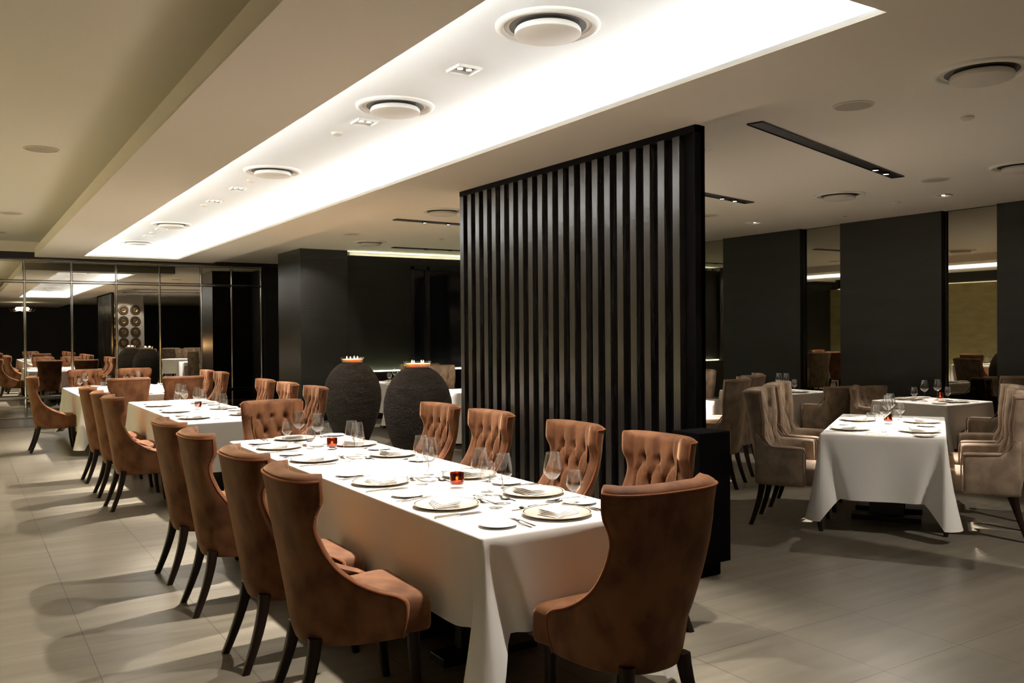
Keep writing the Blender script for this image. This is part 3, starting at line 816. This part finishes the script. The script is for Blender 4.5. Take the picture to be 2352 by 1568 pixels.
_, o = table(9.05, 7.82, .87, 1.14, 0, 'dining table under white cloth before the dark pilaster', seed=14)
tag(o, 'white linen cloth on the table before the left dark pilaster', 'tablecloth', 'white tablecloths')
arm(9.10, 7.03, 90, 'shaded low taupe armchair with its arm toward the table by the pilaster', P_low)
setting(9.0, 7.25, 90, 'near place of the table before the pilaster', 1)
setting(8.615, 7.85, 0, 'left place of the table before the pilaster', 1)
P['candle'].put((9.2, 7.75, TZ), 0, 'amber glass tealight holder on the table before the pilaster', 'candle', 'amber candle holders')
_, o = table(5.98, 10.4, .87, .88, 0, 'dining table under white cloth behind the far end of the screen', seed=15)
tag(o, 'white linen cloth just left of the slatted screen edge, behind the urn', 'tablecloth', 'white tablecloths')
arm(5.86, 11.12, -90, 'taupe velvet buttoned armchair facing the viewer behind the right urn')
_, o = table(6.1, 13.0, .87, .87, 0, 'dining table under white cloth seen between the two urns', seed=16)
tag(o, 'white linen cloth glimpsed between the two dark urns', 'tablecloth', 'white tablecloths')
setting(6.1, 12.57, 90, 'near place of the table between the urns', 1)
setting(6.1, 13.43, -90, 'far place of the table between the urns', 1)
arm(6.0, 12.3, 90, 'shaded taupe armchair seen from behind between the two urns')

# ------------------------------------------------------------------ urns with candle bowls
def make_urn():
    prof = [(.001, 0), (.17, 0), (.185, .02), (.235, .15), (.305, .32), (.362, .5), (.388, .66), (.384, .78), (.35, .92), (.29, 1.03), (.215, 1.11), (.165, 1.14), (.15, 1.15), (.14, 1.14), (.001, 1.12)]
    pts = []
    for (r0, z0), (r1, z1) in zip(prof, prof[1:]):
        for k in range(3): pts.append((r0+(r1-r0)*k/3, z0+(z1-z0)*k/3))
    pts.append(prof[-1])
    return MB().lathe(pts, 64).build('clay_urn', 'clay', smooth=True, sharp=60)
def make_bowl():
    r = empty('candle_bowl')
    MB().lathe([(.001, 0), (.125, 0), (.135, .004), (.158, .075), (.1545, .076), (.130, .008), (.001, .006)], 40).build('glass_bowl', 'glass', r, smooth=True, sharp=50)
    MB().lathe([(.001, .0065), (.127, .0085), (.143, .052), (.001, .052)], 40).build('wax', 'wax', r, smooth=True, sharp=50)
    for k in range(4):
        a = .5+k*1.6
        MB().lathe([(.0008, .052), (.005, .058), (.006, .066), (.0035, .078), (.0006, .09)], 12, cx=.075*math.cos(a), cy=.075*math.sin(a)).build('flame', 'flame', r, smooth=True)
    return r
PU, PBw = Proto(make_urn), Proto(make_bowl)
for (x, y), t in (((4.40, 8.93), 'right'), ((4.50, 11.12), 'left')):
    PU.put((x, y, 0), .7 if t == 'left' else 0, 'huge dark clay urn left of the slatted screen, %s of the pair' % t, 'urn', 'pair of clay urns')
    PBw.put((x, y, 1.152), .3 if t == 'left' else 0, 'glass bowl of lit candles on top of the %s clay urn' % t, 'candle bowl', 'candle bowls on the urns')

# ------------------------------------------------------------------ what the mirrors show of the near end of the room
struct(MB().box(4.45, 5.93, 1.4, 2.2, 0, HR).build('wall_gong_pillar', 'plaster'))
def make_gong():
    r = empty('wall_gong')
    MB().lathe([(.001, .012), (.165, .012), (.178, .03), (.172, .05), (.12, .05), (.105, .03), (.001, .03)], 40).build('dish', 'bronze_dark', r, smooth=True, sharp=50)
    MB().lathe([(.105, .03), (.095, .055), (.075, .055), (.06, .04), (.03, .045), (.028, .075), (.015, .095), (.001, .1)], 32).build('boss', 'bronze', r, smooth=True, sharp=60)
    for ch in r.children: ch.data.transform(Matrix.Rotation(-PI/2, 4, 'X'))
    return r
PG = Proto(make_gong)
for i in range(4):
    for j in range(3):
        PG.put((4.81+.405*j, 2.2, 2.49-.405*i), 0, 'bronze gong disc mirrored beside the screen, %s row from the top, %s column' % (nth[i], ('left', 'middle', 'right')[j]), 'gong', 'bronze gongs on the pillar')
r = empty('chandelier', (2.2, -2.6, 2.9))
MB().tube([(0, 0, 0), (0, 0, -.35)], .012).build('stem', 'bronze', r)
MB().lathe([(.001, -.35), (.22, -.33), (.26, -.27), (.22, -.2), (.001, -.19)], 24).build('shade', 'crystal', r, smooth=True)
for k in range(8):
    a = k*PI/4
    MB().tube([(.2*math.cos(a), .2*math.sin(a), -.36), (.38*math.cos(a), .38*math.sin(a), -.38), (.46*math.cos(a), .46*math.sin(a), -.26)], .01, 6).build('arm', 'bronze', r, smooth=True)
tag(r, 'glowing chandelier seen only in the mirrored far wall', 'chandelier')

# ------------------------------------------------------------------ lights
def spot(x, y, z, tx, ty, tz, power, size=62, blend=.35, col=(1., .90, .78), rad=.03):
    l = bpy.data.lights.new('spot', 'SPOT'); l.energy = power; l.spot_size = math.radians(size); l.spot_blend = blend
    l.color = col; l.shadow_soft_size = rad
    o = bpy.data.objects.new('spot_lamp', l); C.objects.link(o); o.location = (x, y, z)
    d = Vector((tx-x, ty-y, tz-z)); o.rotation_euler = d.to_track_quat('-Z', 'Y').to_euler()
    return o
KS = .8
for y, ty, pw, pf in ((2.9, 3.15, 150, 150), (4.577, 4.4, 300, 160), (6.09, 5.8, 520, 220), (9.57, 9.1, 700, 250), (10.6, 10.5, 700, 250), (13.76, 13.3, 700, 250), (14.77, 14.3, 600, 250)):
    spot(2.585, y, HC-.03, 2.15, ty, .75, pw, size=48, blend=.55)
    spot(2.55, y, HC-.03, 2.0, ty, .75, pf*1.15, size=80, blend=.35)  # added wide fill at each downlight, brightening chairs and floor
spot(7.3, 5.07, HR-.04, 6.53, 4.46, .75, 1700, size=34, blend=1)
spot(7.58, 5.15, HR-.04, 6.5, 4.4, .75, 90, size=66)
spot(7.3, 7.05, HR-.04, 6.5, 7.15, .75, 6500, size=36, blend=.8)
spot(9.32, 5.68, HR-.03, 9.1, 5.67, .75, 190, size=44)
spot(9.34, 8.44, HR-.03, 9.05, 7.9, .75, 150, size=44)
spot(5.25, 10.55, HR-.04, 5.98, 10.5, .75, 1300, size=30, blend=.5)
spot(5.65, 10.6, HR-.06, 5.1, 14.9, 1.5, 110, size=32)
spot(7.0, 13.9, HR-.04, 6.1, 13.0, .75, 220, size=44, blend=.5)
spot(5.2, 3.3, 3.0, 5.2, 2.2, 1.7, 80, size=75)  # added spot without a fitting, brightens the gong pillar
for o in [o for o in C.objects if o.name.startswith(('candle_holder', 'candle_bowl')) and o.type == 'EMPTY']:
    big = o.name.startswith('candle_bowl')
    for dx, dy in (((.07, 0), (-.05, .05), (-.03, -.06)) if big else ((0, 0),)):
        l = bpy.data.lights.new('flame_light', 'POINT'); l.energy = 4. if big else 2.; l.color = (1., .55, .22); l.shadow_soft_size = .006
        q = bpy.data.objects.new('flame_light', l); C.objects.link(q); q.location = o.location+Vector((dx, dy, .074 if big else .05))
# added fill spots without fittings, over the aisle and behind the viewer, raising the ambient
for x, y, pw in ((-1.2, 2.0, 55), (-1.2, 9.0, 90), (-1.2, -2.5, 50), (2.6, -1.5, 90), (2.6, -5, 110), (6.6, -4, 90)):
    spot(x, y, 2.88, x, y, 0, pw, size=110, blend=.8, rad=.06)
spot(6.2, .8, 2.98, 6.2, 3.7, .35, 210, size=46, blend=.8, rad=.06)  # added unseen spot, brightens the front of the right room table
spot(4.6, .2, 2.98, 7.0, 3.4, .6, 130, size=46, blend=.8, rad=.06)  # second added spot, same purpose from farther left
W = bpy.data.worlds.new('night'); bpy.context.scene.world = W; W.use_nodes = True
W.node_tree.nodes['Background'].inputs[0].default_value = (.01, .01, .012, 1)
W.node_tree.nodes['Background'].inputs[1].default_value = .3

# ------------------------------------------------------------------ camera
cam = bpy.data.cameras.new('camera'); co = bpy.data.objects.new('camera', cam); C.objects.link(co)
yaw, pitch, roll, fpx = .56583258, -.0107065604, -.00795567149, 2005.0195
fwd = Vector((math.sin(yaw)*math.cos(pitch), math.cos(yaw)*math.cos(pitch), math.sin(pitch)))
rt = Vector((math.cos(yaw), -math.sin(yaw), 0)); up = rt.cross(fwd)
r2 = rt*math.cos(roll)+up*math.sin(roll); u2 = -rt*math.sin(roll)+up*math.cos(roll)
R3 = Matrix((r2, u2, -fwd)).transposed().to_4x4()
co.matrix_world = Matrix.Translation((0, 0, 1.55)) @ R3
cam.sensor_width = 36; cam.lens = fpx*36/2352; cam.clip_start = .05; cam.clip_end = 200
S = bpy.context.scene; S.camera = co
S.view_settings.view_transform = 'Standard'; S.view_settings.look = 'None'
S.view_settings.exposure = 0.58; S.view_settings.gamma = 1; S.view_settings.use_curve_mapping = False
S.cycles.use_denoising = True
S.cycles.max_bounces = 9; S.cycles.diffuse_bounces = 5; S.cycles.glossy_bounces = 5; S.cycles.transparent_max_bounces = 28
S.cycles.sample_clamp_indirect = 6
S.cycles.caustics_reflective = False; S.cycles.caustics_refractive = False
